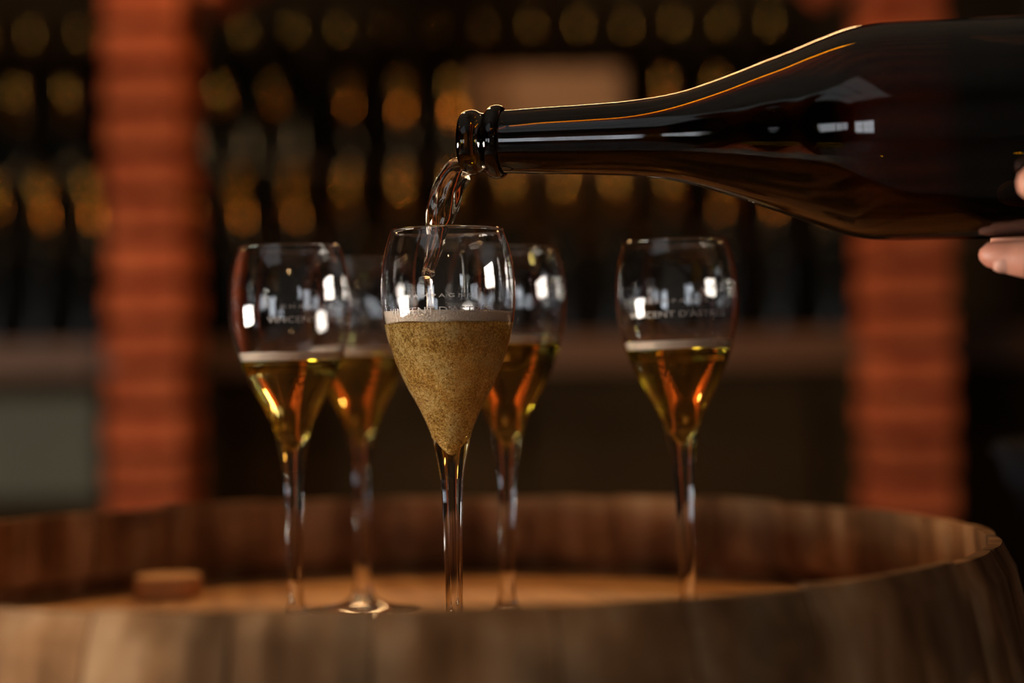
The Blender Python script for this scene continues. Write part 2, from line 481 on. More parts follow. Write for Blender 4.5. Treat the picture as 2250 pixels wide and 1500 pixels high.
# spandrel wall over the arch
vs, fs = [], []
na = 40
for i in range(na + 1):
    a = math.radians(-46 + 92 * i / na)
    for yy in (-.08, .08):
        vs.append((math.sin(a) * (R + PW * .5), yy, zc + math.cos(a) * (R + PW * .5)))
        vs.append((math.sin(a) * (R + PW * .5), yy, CZ - ZSP))
for i in range(na):
    k = i * 4
    fs += [(k, k + 4, k + 5, k + 1), (k + 2, k + 3, k + 7, k + 6), (k, k + 2, k + 6, k + 4), (k + 1, k + 5, k + 7, k + 3)]
fs += [(0, 1, 3, 2), (na * 4, na * 4 + 2, na * 4 + 3, na * 4 + 1)]
mesh_obj('spandrel', vs, fs, M['mortar'], arch)
for nm, xx0, xx1 in (('trim_1', XL, pl.x - PW / 2), ('trim_2', pr.x + PW / 2, XR)):
    struct(box(nm, xx0, xx1, PY - .07, PY + .07, 1.15, CZ, M['plaster']))

# ------------------------------------------------------------------ stepped bottle display
T = [(3.30, world_at(1125, 744, 3.30).z), (3.43, world_at(1125, 524, 3.43).z), (3.64, world_at(1125, 368, 3.64).z)]
disp = empty('bottle_display', (0, 3.5, FZ))
tag(disp, 'long stepped wooden bottle display with brown front edge behind the pillars', 'shelf')
X0, X1 = -1.35, 1.45
def dbox(nm, x0, x1, y0, y1, z0, z1, mat, bev=.003, label=None):
    return box(nm, x0, x1, y0 - 3.5, y1 - 3.5, z0 - FZ, z1 - FZ, mat, disp, bevel=bev, label=label)
nb = 5
for i in range(nb):
    a, b_ = X0 + (X1 - X0) * i / nb, X0 + (X1 - X0) * (i + 1) / nb - .004
    dbox('front_beam', a, b_, 3.205, 3.255, T[0][1] - .062, T[0][1] + .004, M['shelf'])
dbox('shelf_board', X0, X1, 3.255, 3.375, T[0][1] - .03, T[0][1], M['shelf'])
dbox('riser', X0, X1, 3.375, 3.385, T[0][1], T[1][1] - .02, M['panel_dark'])
dbox('shelf_board', X0, X1, 3.372, 3.50, T[1][1] - .02, T[1][1], M['shelf'])
dbox('riser', X0, X1, 3.50, 3.51, T[1][1], T[2][1] - .02, M['panel_dark'])
dbox('shelf_board', X0, X1, 3.495, 3.75, T[2][1] - .02, T[2][1], M['shelf'])
dbox('back_panel', X0, X1, 3.76, 3.78, FZ, T[2][1] + .45, M['panel_dark'])
dbox('side_panel', X0 - .02, X0, 3.255, 3.78, FZ, T[2][1], M['panel_dark'])
dbox('side_panel', X1, X1 + .02, 3.255, 3.78, FZ, T[2][1], M['panel_dark'])
xs = [X0, world_at(225, 900, 3.26).x, world_at(520, 900, 3.26).x, world_at(1150, 900, 3.26).x, world_at(1800, 900, 3.26).x, X1]
for i in range(5):
    if i == 0:
        dbox('front_panel', xs[i] + .01, xs[i + 1] - .01, 3.262, 3.28, world_at(100, 1092, 3.26).z, world_at(100, 872, 3.26).z, M['panel_grey'], label='grey-green front panel')
        dbox('front_rail', xs[i], xs[i + 1], 3.27, 3.29, FZ, T[0][1] - .03, M['panel_dark'])
    else:
        dbox('front_panel', xs[i] + .006, xs[i + 1] - .006, 3.262, 3.28, FZ, T[0][1] - .066, M['panel_dark'])

# one cellar bottle
prof = [(0.0, 0.004), (.018, .010), (.036, .001), (.043, .003), (.0445, .012), (.0445, .125), (.043, .15), (.037, .18), (.027, .21), (.019, .235), (.0158, .255)]
pv = [(p.x, p.y) for p in spline([Vector((a, b, 0)) for a, b in prof[2:]], 3)]
v, f = lathe([(0, .006)] + pv, 24, close_end=True)
me_body = bpy.data.meshes.new('glass_body'); me_body.from_pydata(v, [], f); me_body.materials.append(M['darkglass'])
fp = [(.0275, .2115), (.0205, .235), (.0168, .255), (.0158, .275), (.0185, .277), (.0185, .285), (.0165, .287), (.0175, .290), (.0168, .297), (.012, .301), (0, .3015)]
fpv = [(p.x, max(p.y, 0)) for p in spline([Vector((a, b, 0)) for a, b in fp], 2)]
fpv[-1] = (0, .3015)
v, f = lathe(fpv, 24)
me_foil = []
for k, mt in enumerate(('foil_gold', 'foil_silver')):
    me = bpy.data.meshes.new('foil_capsule'); me.from_pydata(v, [], f); me.materials.append(M[mt]); me_foil.append(me)
v, f = [], []
for i in range(13):
    a = -PI / 2 + math.radians(-70 + 140 * i / 12)
    for z in (.05, .12):
        v.append((.0449 * math.cos(a), .0449 * math.sin(a), z))
for i in range(12): f.append((i * 2, i * 2 + 2, i * 2 + 3, i * 2 + 1))
me_lab = bpy.data.meshes.new('paper_label'); me_lab.from_pydata(v, [], f); me_lab.materials.append(M['label'])
for me in [me_body, me_lab] + me_foil:
    for p in me.polygons: p.use_smooth = True

def cellar_bottle(px, tier, label, group, silver=False, dy=0.0, py=None):
    y = T[tier][0] + dy
    x = world_at(px, py if py else 400, y).x
    root = empty('champagne_bottle', (x, y, T[tier][1]), (0, 0, random.uniform(-.5, .5)))
    tag(root, label, 'bottle', group)
    share('glass_body', me_body, root, scale=(1, 1, 1.12))
    share('foil_capsule', me_foil[1 if silver else 0], root, scale=(1, 1, 1.12))
ORD = ['first', 'second', 'third', 'fourth', 'fifth', 'sixth', 'seventh', 'eighth', 'ninth', 'tenth', 'eleventh', 'twelfth', 'thirteenth', 'fourteenth', 'fifteenth', 'sixteenth']
rows = [
    (0, [-12, 90, 195], [417, 521, 640, 761, 881, 1000, 1122, 1240, 1353, 1475, 1595, 1712, 1830], 410, 'lowest'),
    (1, [-60, 40, 150], [385, 485, 600, 763, 880, 997, 1465, 1580, 1700], 195, 'middle'),
    (2, [-30, 70, 180], [430, 540, 648, 750, 850, 960, 1065, 1170, 1275, 1380, 1485, 1590, 1695], 30, 'top'),
]
random.seed(5)
for tier, xl_, xr_, py, nm in rows:
    n_l = len(xl_)
    for i, px in enumerate(xl_ + xr_):
        dy = random.uniform(-.008, .008) + (.035 if tier == 2 else 0)
        if i < n_l: lab = '%s dark gold-foiled bottle to the left of the left brick pillar, %s row' % (ORD[n_l - 1 - i], nm)
        else: lab = '%s dark gold-foiled bottle to the right of the left brick pillar, %s row' % (ORD[i - n_l], nm)
        cellar_bottle(px, tier, lab, 'bottles on the %s step of the display' % nm, False, dy, py)

# wooden crate on the top step
cr0, cr1 = world_at(1042, 160, 3.54), world_at(1366, 160, 3.54)
crt = empty('wooden_crate', ((cr0.x + cr1.x) / 2, 3.57, T[2][1]))
tag(crt, 'pale brown wooden crate on the top step of the bottle display', 'crate')
cw = (cr1.x - cr0.x) / 2; ch = world_at(1200, 152, 3.54).z - T[2][1]
for k in range(3):
    z0, z1 = ch * k / 3 + .002, ch * (k + 1) / 3 - .002
    box('slat', -cw, cw, -.045, -.035, z0, z1, M['crate'], crt, bevel=.002)
    box('slat', -cw, cw, .005, .015, z0, z1, M['crate'], crt, bevel=.002)
    for s in (-1, 1): box('slat', s * cw - s * .010 if s > 0 else -cw, s * cw if s > 0 else -cw + .010, -.0345, .0045, z0, z1, M['crate'], crt, bevel=.002)
box('base_board', -cw + .012, cw - .012, -.034, .004, 0.002, .010, M['crate'], crt)

# ------------------------------------------------------------------ lamps
def pendant(x, y, z, mat, label, r=.03):
    root = empty('pendant_lamp', (x, y, z))
    tag(root, label, 'lamp')
    bm = bmesh.new(); bmesh.ops.create_uvsphere(bm, u_segments=20, v_segments=12, radius=r)
    bm_obj('bulb', bm, mat, root, smooth=True)
    v, f = lathe([(.018, r * .9), (.022, r + .01), (.020, r + .055), (.006, r + .062), (.006, r + .07)], 20, True, True)
    mesh_obj('socket', v, f, M['black_metal'], root, True)
    v, f = tube([Vector((0, 0, r + .06)), Vector((0, 0, (CZ - z) * .5)), Vector((0, 0, CZ - z))], [.003] * 3, 8)
    mesh_obj('cord', v, f, M['black_metal'], root, True)
pendant(-0.25, 1.50, 0.82, M['bulb_near'], 'bare warm bulb hanging above the far edge of the barrel', .028)
pendant(0.05, -0.70, 0.68, M['bulb_small'], 'small bare warm bulb hanging behind the viewer', .016)
# long warm tube lamp lighting the display
tl = empty('tube_lamp', (0.02, 2.84, 0.97))
tag(tl, 'long warm tube lamp hanging in front of the bottle display', 'lamp')
v, f = tube([Vector((-.50, 0, 0)), Vector((0, 0, 0)), Vector((.50, 0, 0))], [.026] * 3, 12); mesh_obj('lamp_tube', v, f, M['tube'], tl, True)
box('lamp_housing', -.53, .53, -.03, .03, .028, .06, M['black_metal'], tl, bevel=.003)
for s_ in (-1, 1):
    box('end_cap', s_ * .515 - .015, s_ * .515 + .015, -.02, .02, -.02, .018, M['black_metal'], tl)
    v, f = tube([Vector((s_ * .4, 0, .05)), Vector((s_ * .4, 0, .4)), Vector((s_ * .4, 0, CZ - 0.97))], [.003] * 3, 8); mesh_obj('cord', v, f, M['black_metal'], tl, True)

# ------------------------------------------------------------------ barrel
BX, BY, BZ, RB = -0.054, 0.886, -0.0788, 0.300
BH = BZ - FZ
barrel = empty('oak_barrel', (BX, BY, FZ))
tag(barrel, 'weathered oak barrel with sunken orange-brown head, standing upright as a table', 'barrel')
def rad(h):       # outer radius at distance h below the top
    t = (h - BH / 2) / (BH / 2)
    return 0.350 - 0.050 * t * t - .004 * t ** 4 + .004
HEAD = world_at(1125, 842, 1).z - 0.1323
HD = BZ - HEAD    # head depth below the chime
nst = 30
random.seed(11)
edges = [0]
ws = [random.uniform(.8, 1.25) for _ in range(nst)]
acc = 0
for w_ in ws: acc += w_; edges.append(acc)
edges = [e_ / acc * 2 * PI + math.radians(2) for e_ in edges]
hs_out = [0, .012, .03, .06, .1, .16, .24, .34, .47, .6, .72, .82, .88, .92, BH - .02, BH]
def chime_inner(h):
    if h < .003: return .0085
    if h < .014: return .0105
    if h < .046: return .016
    return .026
for i in range(nst):
    a0, a1 = edges[i] + .0014, edges[i + 1] - .0014
    dr = random.uniform(-.0008, .0008); dz = random.uniform(-.0012, .0012)
    na = 5
    hin = [0, .008, .03, HD - .012, HD - .010, HD + .012, HD + .014, .2, .47, .75, BH - .1, BH]
    verts = []; cols_out = []; cols_in = []
    for j in range(na):
        t = j / (na - 1); a = a0 + (a1 - a0) * t
        edge = .0012 if j in (0, na - 1) else 0
        co, ci = [], []
        for h in hs_out:
            r_ = rad(h) + dr - edge - (.0035 if h == 0 else 0)
            if 0 < h < .03: r_ -= 0
            co.append(len(verts)); verts.append((r_ * math.cos(a), r_ * math.sin(a), BH - h + (dz if h < .02 else 0) + (noise.noise(Vector((a * 30, 3, 0))) * .0008 if h == 0 else 0)))
        for h in hin:
            th = .0095 if h == 0 else (.011 if h < .01 else (.0145 if h < HD - .011 else (.021 if h < HD + .013 else .018)))
            if h < HD - .011: r_ = rad(h) - th + dr
            elif h < HD + .013: r_ = rad(h) - .0075 + dr
            else: r_ = rad(h) - .024
            ci.append(len(verts)); verts.append((r_ * math.cos(a), r_ * math.sin(a), BH - h + (dz if h < .02 else 0)))
        cols_out.append(co); cols_in.append(ci)
    faces = []
    for j in range(na - 1):
        for k in range(len(hs_out) - 1): faces.append((cols_out[j][k], cols_out[j][k + 1], cols_out[j + 1][k + 1], cols_out[j + 1][k]))
        for k in range(len(hin) - 1): faces.append((cols_in[j][k], cols_in[j + 1][k], cols_in[j + 1][k + 1], cols_in[j][k + 1]))
        faces.append((cols_out[j][0], cols_out[j + 1][0], cols_in[j + 1][0], cols_in[j][0]))
        faces.append((cols_out[j][-1], cols_in[j][-1], cols_in[j + 1][-1], cols_out[j + 1][-1]))
    for j, s in ((0, 1), (na - 1, -1)):
        f = cols_out[j] + cols_in[j][::-1]
        faces.append(tuple(f if s < 0 else f[::-1]))
    o_ = mesh_obj('stave', verts, faces, M['stave'], barrel)
    bm = bmesh.new(); bm.from_mesh(o_.data); bmesh.ops.recalc_face_normals(bm, faces=bm.faces); bm.to_mesh(o_.data); bm.free()
# hoops
for h0, h1 in ((.058, .098), (.17, .205), (.30, .335), (BH - .335, BH - .30), (BH - .205, BH - .17), (BH - .098, BH - .058)):
    pr_ = [(rad(h1) - .001, BH - h1), (rad(h1) + .0022, BH - h1), (rad(h0) + .0022, BH - h0), (rad(h0) - .001, BH - h0)]
    v, f = lathe(pr_ + [pr_[0]], 96)
    o_ = mesh_obj('hoop', v, f, M['hoop'], barrel)
# head boards: six planks cut to the circle
RH = rad(HD) - .0085
nbd = 7
ang = math.radians(12)
cuts = [-RH + 2 * RH * i / nbd for i in range(nbd + 1)]
def board(x0, x1, zt, zb):
    bm = bmesh.new()
    n = 14
    pts = []
    xs_ = [x0 + (x1 - x0) * i / n for i in range(n + 1)]
    for x in xs_: pts.append((x, math.sqrt(max(RH * RH - x * x, 1e-6))))
    for x in reversed(xs_): pts.append((x, -math.sqrt(max(RH * RH - x * x, 1e-6))))
    tv = [bm.verts.new((x, y, zt)) for x, y in pts]; bv = [bm.verts.new((x, y, zb)) for x, y in pts]
    bm.faces.new(tv); bm.faces.new(bv[::-1])
    for i in range(len(pts)): bm.faces.new((tv[i], bv[i], bv[(i + 1) % len(pts)], tv[(i + 1) % len(pts)]))
    bmesh.ops.remove_doubles(bm, verts=bm.verts, dist=1e-5)
    return bm
zh = HEAD - FZ
for i in range(nbd):
    bm = board(cuts[i] + .0005, cuts[i + 1] - .0005, zh, zh - .02)
    o_ = bm_obj('head_board', bm, M['head'], barrel); o_.rotation_euler = (0, 0, ang)
for i in range(3):
    bm = board(-RH + 2 * RH * i / 3 + .0006, -RH + 2 * RH * (i + 1) / 3 - .0006, BH - zh + .02, BH - zh)
    bm_obj('bottom_board', bm, M['head'], barrel)

# wooden bung lying on the head
bp_ = world_at(370, 1308, 1.075)
v, f = lathe([(p.x, p.y) for p in spline([Vector(q) for q in ((0.0, 0.0, 0), (.018, 0, 0), (.0203, .0015, 0), (.0212, .008, 0), (.0208, .0125, 0), (.019, .0142, 0), (.006, .0145, 0))], 3)] + [(0, .0145)], 36)
v = [(a, b, max(c, 0)) for a, b, c in v]
bung = mesh_obj('barrel_bung', v, f, M['bung'], None, True)
bung.location = (bp_.x, bp_.y, HEAD)
tag(bung, 'small round wooden bung lying on the barrel head behind the left glass', 'bung')

# ------------------------------------------------------------------ champagne glasses
def mm(l): return [Vector((a / 1000, b / 1000, 0)) for a, b in l]
ZT = 205.4
def zl(py): return ZT - (py - 505.5) / 4.632
outer_bowl = mm([(5.6, zl(1050)), (7.45, zl(1000)), (9.9, zl(950)), (14.5, zl(900)), (20.3, zl(850)), (25.2, zl(800)), (28.7, zl(750)), (30.7, zl(710)), (31.6, zl(680)), (31.95, zl(640)), (31.4, zl(595)), (29.8, zl(550)), (27.0, zl(509))])
stem_o = mm([(5.6, zl(1050)), (4.85, zl(1105)), (4.4, zl(1190)), (4.1, zl(1290)), (4.1, 28), (4.6, 18)])
foot_o = mm([(4.6, 18), (6.2, 11.5), (10, 7.2), (18, 4.0), (27, 1.9), (32.2, 1.1), (33.0, .7), (32.6, .15), (25, .1), (10, .35)])
inner_b = mm([(26.3, zl(508)), (29.1, zl(550)), (30.7, zl(595)), (31.2, zl(640)), (30.8, zl(680)), (29.9, zl(710)), (27.9, zl(750)), (24.3, zl(800)), (19.0, zl(850)), (12.3, zl(900)), (6.7, zl(950)), (3.1, zl(980)), (1.1, zl(994))])
def P2(l, n=6): return [(p.x, p.y) for p in spline(l, n)]
po, pi_ = P2(outer_bowl), P2(inner_b)
rimc = [(.02690, zl(507) / 1000 + .0001), (.02665, zl(505.5) / 1000 + .0002), (.02640, zl(507) / 1000)]
pi_ = pi_ + [(0, zl(998) / 1000)]
bowl_prof = po + rimc + pi_
SEG = 128
v, f = lathe(bowl_prof, SEG)
def mk(name, v, f, mat):
    me = bpy.data.meshes.new(name); me.from_pydata([tuple(q) for q in v], [], f); me.materials.append(mat)
    for p in me.polygons: p.use_smooth = True
    return me
me_bowl = mk('bowl', v, f, M['crystal'])
v, f = lathe(P2(stem_o)[::-1], SEG); me_stem = mk('stem', v, f, M['crystal'])
v, f = lathe((P2(foot_o) + [(0, .0005)])[::-1], SEG); me_foot = mk('foot', v, f, M['crystal'])

def inner_r(z):
    for (r0, z0), (r1, z1) in zip(pi_, pi_[1:]):
        if z1 <= z <= z0: return r1 + (r0 - r1) * (z - z1) / (z0 - z1 + 1e-12)
    return 0
def outer_r(z):
    for (r0, z0), (r1, z1) in zip(po, po[1:]):
        if z0 <= z <= z1: return r0 + (r1 - r0) * (z - z0) / (z1 - z0 + 1e-12)
    return .03

def wine_prof(level, over=.00006):
    pr = [(0, pi_[-1][1] - over)]
    for (r, z) in reversed(pi_[:-1]):
        if z < level - .0004: pr.append((r + over, z))
    return pr

def engraving(root, text, z, size, width, centre_deg, depth=.00006):
    cu = bpy.data.curves.new('lettering', 'FONT'); cu.body = text; cu.size = size; cu.align_x = 'CENTER'; cu.resolution_u = 3
    tmp = bpy.data.objects.new('tmp_text', cu); C.objects.link(tmp)
    bpy.context.view_layer.update()
    dg = bpy.context.evaluated_depsgraph_get()
    me = bpy.data.meshes.new_from_object(tmp.evaluated_get(dg))
    bpy.data.objects.remove(tmp)
    bm = bmesh.new(); bm.from_mesh(me)
    bmesh.ops.triangulate(bm, faces=bm.faces)
    bmesh.ops.subdivide_edges(bm, edges=[e for e in bm.edges if e.calc_length() > size * .25], cuts=2)
    xs_ = [q.co.x for q in bm.verts]; k = width / (max(xs_) - min(xs_))
    for q in bm.verts:
        zz = z + q.co.y
        r = outer_r(zz) + .00004
        a = math.radians(centre_deg) + q.co.x * k / r - PI / 2
        q.co = Vector((r * math.cos(a), r * math.sin(a), zz))
    o_ = bm_obj('lettering', bm, M['frost'], root)
    return o_

def foam_mesh(level, thick, wob, seed, rise=0.0):
    r0 = inner_r(level) - .00004
    rows_ = []
    def rip(r, z, a):
        nzv = noise.noise(Vector((math.cos(a) * 2 + seed, math.sin(a) * 2, z * 200)))
        s = (z - (level - thick)) / thick if z < level else 1
        zz = z + (nzv * wob + rise * math.cos(a - 2.6)) * (r / r0)
        return min(r, inner_r(zz) - .00004), zz
    pr = [(0, level - thick)]
    for q in (.2, .4, .6, .8, .93): pr.append((r0 * q, level - thick))
    for q in range(0, 6): pr.append((inner_r(level - thick + thick * q / 5) - .00004, level - thick + thick * q / 5))
    for q in (.93, .8, .6, .4, .2): pr.append((r0 * q, level + .0001))
    pr.append((0, level + .0001))
    return lathe(pr, SEG, ripple=rip)

def flute(x, y, lean, level, label, fizz=False, foam_t=.0042, rot=0.0, letters=True, ldeg=-12):
    root = empty('champagne_flute', (x, y, HEAD + .0001), (0, 0, 0))
    root.rotation_euler = (0, -lean, 0)
    tag(root, label, 'glass', 'tulip glasses on the barrel')
    share('bowl', me_bowl, root); share('stem', me_stem, root); share('foot', me_foot, root)
    pr = wine_prof(level)
    rt = inner_r(level) + .00006
    pr += [(rt, level)]
    if not fizz: pr += [(rt - .0004, level - .0004)]
    pr += [(rt * .7, level - (.0004 if not fizz else 0)), (rt * .3, level - (.0004 if not fizz else 0)), (0, level - (.0004 if not fizz else 0))]
    v, f = lathe(pr, SEG)
    mesh_obj('wine', v, f, M['fizz'] if fizz else M['wine'], root, True, label='cloudy golden fizzing wine' if fizz else 'clear golden wine')
    v, f = foam_mesh(level + foam_t + .0001, foam_t, .0006 if fizz else .0002, x * 50, .0004 if fizz else 0)
    mesh_obj('foam', v, f, M['foam'], root, True)
    if letters:
        zt = zl(660) / 1000
        engraving(root, 'C H A M P A G N E', zt, .0024, .037, ldeg - 3)
        engraving(root, "VINCENT D'ASTR\u00c9E", zt - .0072, .0042, .054, ldeg)
    return root
def lvl(px, py, y):   # wine level in local z for the pixel row of the surface
    return world_at(px, py, y).z - HEAD
G = {}
G['front'] = flute(-0.0290, 0.800, .005, lvl(991, 711, .80), 'nearest champagne glass, fullest and cloudy, with wine being poured into it', True, .0054, ldeg=-8)
G['left'] = flute(-0.1150, 0.884, .006, lvl(644, 793, .884), 'leftmost of the champagne glasses, clear wine below half, bright highlights', ldeg=35)
G['right'] = flute(0.0905, 0.885, .021, lvl(1505, 767, .885), 'champagne glass standing alone below the bottle, farthest right', ldeg=-6)
G['mid'] = flute(-0.0050, 0.912, -.014, lvl(1095, 757, .912), 'champagne glass just behind and right of the glass being filled', foam_t=.0046, ldeg=-60)
G['back'] = flute(-0.0890, 0.984, -.001, lvl(800, 783, .984), 'champagne glass at the back, half hidden, its whole foot showing on the barrel head', foam_t=.0046, ldeg=80)

# bubbles in the front glass
random.seed(3)
bm0 = bmesh.new(); bmesh.ops.create_icosphere(bm0, subdivisions=1, radius=1)
bv = [q.co.copy() for q in bm0.verts]; bf = [[q.index for q in p.verts] for p in bm0.faces]; bm0.free()
vs, fs = [], []
lev = lvl(991, 711, .80)
zb = pi_[-1][1]
for i in range(4200):
    z = zb + .004 + (lev - .001 - zb - .004) * random.random() ** .8
    rm = inner_r(z) - .0003
    if i % 3: rr = rm + .0002
    else: rr = rm * math.sqrt(random.random())
    if rr < .0006: continue
    a = random.uniform(0, 2 * PI)
    br = random.choice([.00012, .00016, .0002, .00028]) * random.uniform(.7, 1.1)
    c = Vector((rr * math.cos(a), rr * math.sin(a), z))
    k = len(vs)
    vs += [tuple(c + q * br) for q in bv]; fs += [[k + q for q in p] for p in bf]
o_ = mesh_obj('bubbles', vs, fs, M['bubble'], G['front'], True); o_['kind'] = 'stuff'

# ------------------------------------------------------------------ pouring bottle
A = world_at(1017, 314, 0.787)
ANG = math.radians(13)
bx_dir = Vector((math.cos(ANG), -math.sin(ANG), -0.0215)).normalized()
def axis_t(px):
    """distance along the axis where it projects at column px (axis level)"""
    u = (px - 1125) / FPX
    # (A.x + t c) / (A.y - t s) = u
    return (u * A.y - A.x) / (math.cos(ANG) + u * math.sin(ANG))
def axis_r(px, hw):
    t = axis_t(px)
    return hw * (A.y - t * math.sin(ANG)) / FPX
meas = [(1122, 71), (1200, 73), (1300, 77), (1400, 83.5), (1500, 98), (1600, 128), (1686, 159), (1748, 181), (1810, 205), (1872, 226), (1925, 236), (1980, 240), (2060, 241)]
body = [(axis_t(p), axis_r(p, h)) for p, h in meas]
rmax = body[-1][1]
BL = .308
t0 = axis_t(1122)
lip = [(0.0012, .0118), (0.0, .0132), (.0012, .0146), (.0040, .0153), (.0068, .0149), (.0082, .0140), (.0100, .0137), (.0118, .0146), (.0140, .0166), (.0165, .0172), (.0188, .0168), (.0200, .0155), (.0206, .0146)]
shift = t0 - .022
outer = [Vector((r, t, 0)) for t, r in lip]
outer += [Vector((r, t, 0)) for t, r in body if t > .024]
outer += [Vector((rmax, BL - .05, 0)), Vector((rmax, BL - .012, 0)), Vector((rmax - .004, BL - .003, 0)), Vector((rmax - .012, BL, 0)), Vector((rmax - .022, BL - .006, 0)), Vector((.010, BL - .026, 0))]
op = [(p.x, p.y) for p in spline(outer, 5)] + [(0, BL - .028)]
inner = [Vector((0.0112, .003, 0)), Vector((.0104, .008, 0)), Vector((.0100, .02, 0))]
inner += [Vector((max(r - (.0042 if t < .1 else .0036), .0100), t, 0)) for t, r in body if t > .03]
inner += [Vector((rmax - .0036, BL - .06, 0)), Vector((rmax - .004, BL - .022, 0)), Vector((rmax - .016, BL - .014, 0)), Vector((.012, BL - .036, 0))]
ip = [(p.x, p.y) for p in spline(inner, 5)] + [(0, BL - .037)]
full = ip[::-1] + op
v, f = lathe(full, 128)
pouring = empty('pouring_bottle', A)
q = Vector((0, 0, 1)).rotation_difference(bx_dir)
pouring.rotation_mode = 'QUATERNION'; pouring.rotation_quaternion = q
tag(pouring, 'dark amber champagne bottle held level and tipped over the front glass', 'bottle')
gb = mesh_obj('glass_body', v, f, M['bottle'], pouring, True)
bm = bmesh.new(); bm.from_mesh(gb.data); bmesh.ops.recalc_face_normals(bm, faces=bm.faces); bm.to_mesh(gb.data); bm.free()

# ------------------------------------------------------------------ falling wine
SY = .7905
st = [((1033, 372), 17, .5), ((1024, 366), 24, .7), ((1008, 376), 30, .8), ((995, 392), 32, .75), ((984, 415), 33.5, .65), ((978, 440), 34, .6), ((971, 465), 32.5, .6), ((965, 490), 28, .65), ((961, 512), 23, .7), ((955, 540), 20, .75), ((948, 568), 16, .8), ((942, 592), 13, .9), ((940, 602), 15, 1), ((940, 610), 10, 1), ((942, 625), 8, 1), ((943, 650), 7, 1), ((944, 680), 8, 1), ((944, 700), 9, 1)]
cen = [world_at(p[0], p[1], SY + .0006 * i) for i, (p, h, s_) in enumerate(st)]
pts = spline([Vector(c) for c in cen], 6)
rr = [q.x for q in spline([Vector((h * SY / FPX, s_, 0)) for p, h, s_ in st], 6)]
sqv = [q.y for q in spline([Vector((h * SY / FPX, s_, 0)) for p, h, s_ in st], 6)]
S2 = 64
vs, fs = [], []
org = pts[0].copy()
n = len(pts)
for i, p in enumerate(pts):
    t = (pts[min(i + 1, n - 1)] - pts[max(i - 1, 0)]).normalized()
    a_ = t.cross(Vector((0, 1, 0))).normalized(); b_ = a_.cross(t).normalized()
    for k in range(S2):
        th = 2 * PI * k / S2
        s_ = i / n
        tw = th + s_ * 2.4
        rip = 1 + .13 * math.sin(3 * tw + 1.2) * (1 - s_ * .5) + .06 * math.sin(7 * tw + s_ * 5) + .10 * noise.noise(Vector((math.cos(th) * 1.6, math.sin(th) * 1.6, i * .07)))
        if i in (0, n - 1): rip = .6
        r = rr[i] * rip
        vs.append(p - org + a_ * math.cos(th) * r + b_ * math.sin(th) * r * sqv[i])
for i in range(n - 1):
    for k in range(S2):
        k2 = (k + 1) % S2
        fs.append((i * S2 + k, (i + 1) * S2 + k, (i + 1) * S2 + k2, i * S2 + k2))
fs.append(tuple(range(S2))); fs.append(tuple(range((n - 1) * S2, n * S2))[::-1])
stream = mesh_obj('wine_stream', vs, fs, M['stream'], None, True)
bm = bmesh.new(); bm.from_mesh(stream.data); bmesh.ops.recalc_face_normals(bm, faces=bm.faces); bm.to_mesh(stream.data); bm.free()
stream.location = org
tag(stream, 'rippled clear stream of wine falling from the bottle mouth into the front glass', 'wine stream')

# ------------------------------------------------------------------ the person pouring
def skin_chain(verts, edges, radii, root=0, sub=2):
    me = bpy.data.meshes.new('tmp'); me.from_pydata([tuple(q) for q in verts], edges, [])
    ob = bpy.data.objects.new('tmp', me); C.objects.link(ob)
    md = ob.modifiers.new('s', 'SKIN')
    for i, r in enumerate(radii):
        sv = me.skin_vertices[0].data[i]
        sv.radius = (r, r) if not isinstance(r, tuple) else r
        sv.use_root = (i == root)
    sd = ob.modifiers.new('d', 'SUBSURF'); sd.levels = sub; sd.render_levels = sub
    dg = bpy.context.evaluated_depsgraph_get(); dg.update()
    res = bpy.data.meshes.new_from_object(ob.evaluated_get(dg))
    bpy.data.objects.remove(ob)
    return res
def merge(meshes):
    bm = bmesh.new()
    for m_ in meshes: bm.from_mesh(m_)
    me = bpy.data.meshes.new('merged'); bm.to_mesh(me); bm.free()
    return me
def remesh(me, vox, smooth_it=4):
    ob = bpy.data.objects.new('tmp', me); C.objects.link(ob)
    r = ob.modifiers.new('r', 'REMESH'); r.mode = 'VOXEL'; r.voxel_size = vox
    s = ob.modifiers.new('s', 'SMOOTH'); s.iterations = smooth_it; s.factor = .5
    dg = bpy.context.evaluated_depsgraph_get(); dg.update()
    res = bpy.data.meshes.new_from_object(ob.evaluated_get(dg))
    bpy.data.objects.remove(ob)
    for p in res.polygons: p.use_smooth = True
    return res
def chain(pts, radii, sub=2): return skin_chain(pts, [(i, i + 1) for i in range(len(pts) - 1)], radii, 0, sub)
V = Vector
bpt = lambda t, ang_deg, off: A + bx_dir * t + (Matrix.Rotation(math.radians(ang_deg), 3, bx_dir) @ Vector((0, 0, 1))) * (rmax + off)
# angle 0 = top of the bottle; +90 turns towards the camera side or away depending on the axis; find the sign
front_sign = 1 if bpt(.2, 90, 0).y < bpt(.2, 0, 0).y else -1
def on_bottle(t, deg, off): return bpt(t, deg * front_sign, off)     # deg 90 = camera side, 180 = underneath
tip1 = axis_t(2150) + .001; tip2 = axis_t(2236) - .002
wrist = A + bx_dir * (BL + .085) + V((0.01, .02, -.03))
palm = A + bx_dir * (BL + .028) + V((0, .0, -.012))
meshes = []
# index finger under the bottle, on the camera side
FR = .0085
meshes.append(chain([palm + V((-.005, -.01, -.012)), on_bottle(BL - .005, 168, .012), on_bottle(BL - .045, 172, .0105), on_bottle((tip1 + BL - .045) / 2 + .004, 175, .0095), on_bottle(tip1 + .016, 176, .0084), on_bottle(tip1 + .005, 177, .0068), on_bottle(tip1 + .001, 177, .0055)], [.016, .0115, .0105, .0098, .0086, .0072, .0038]))
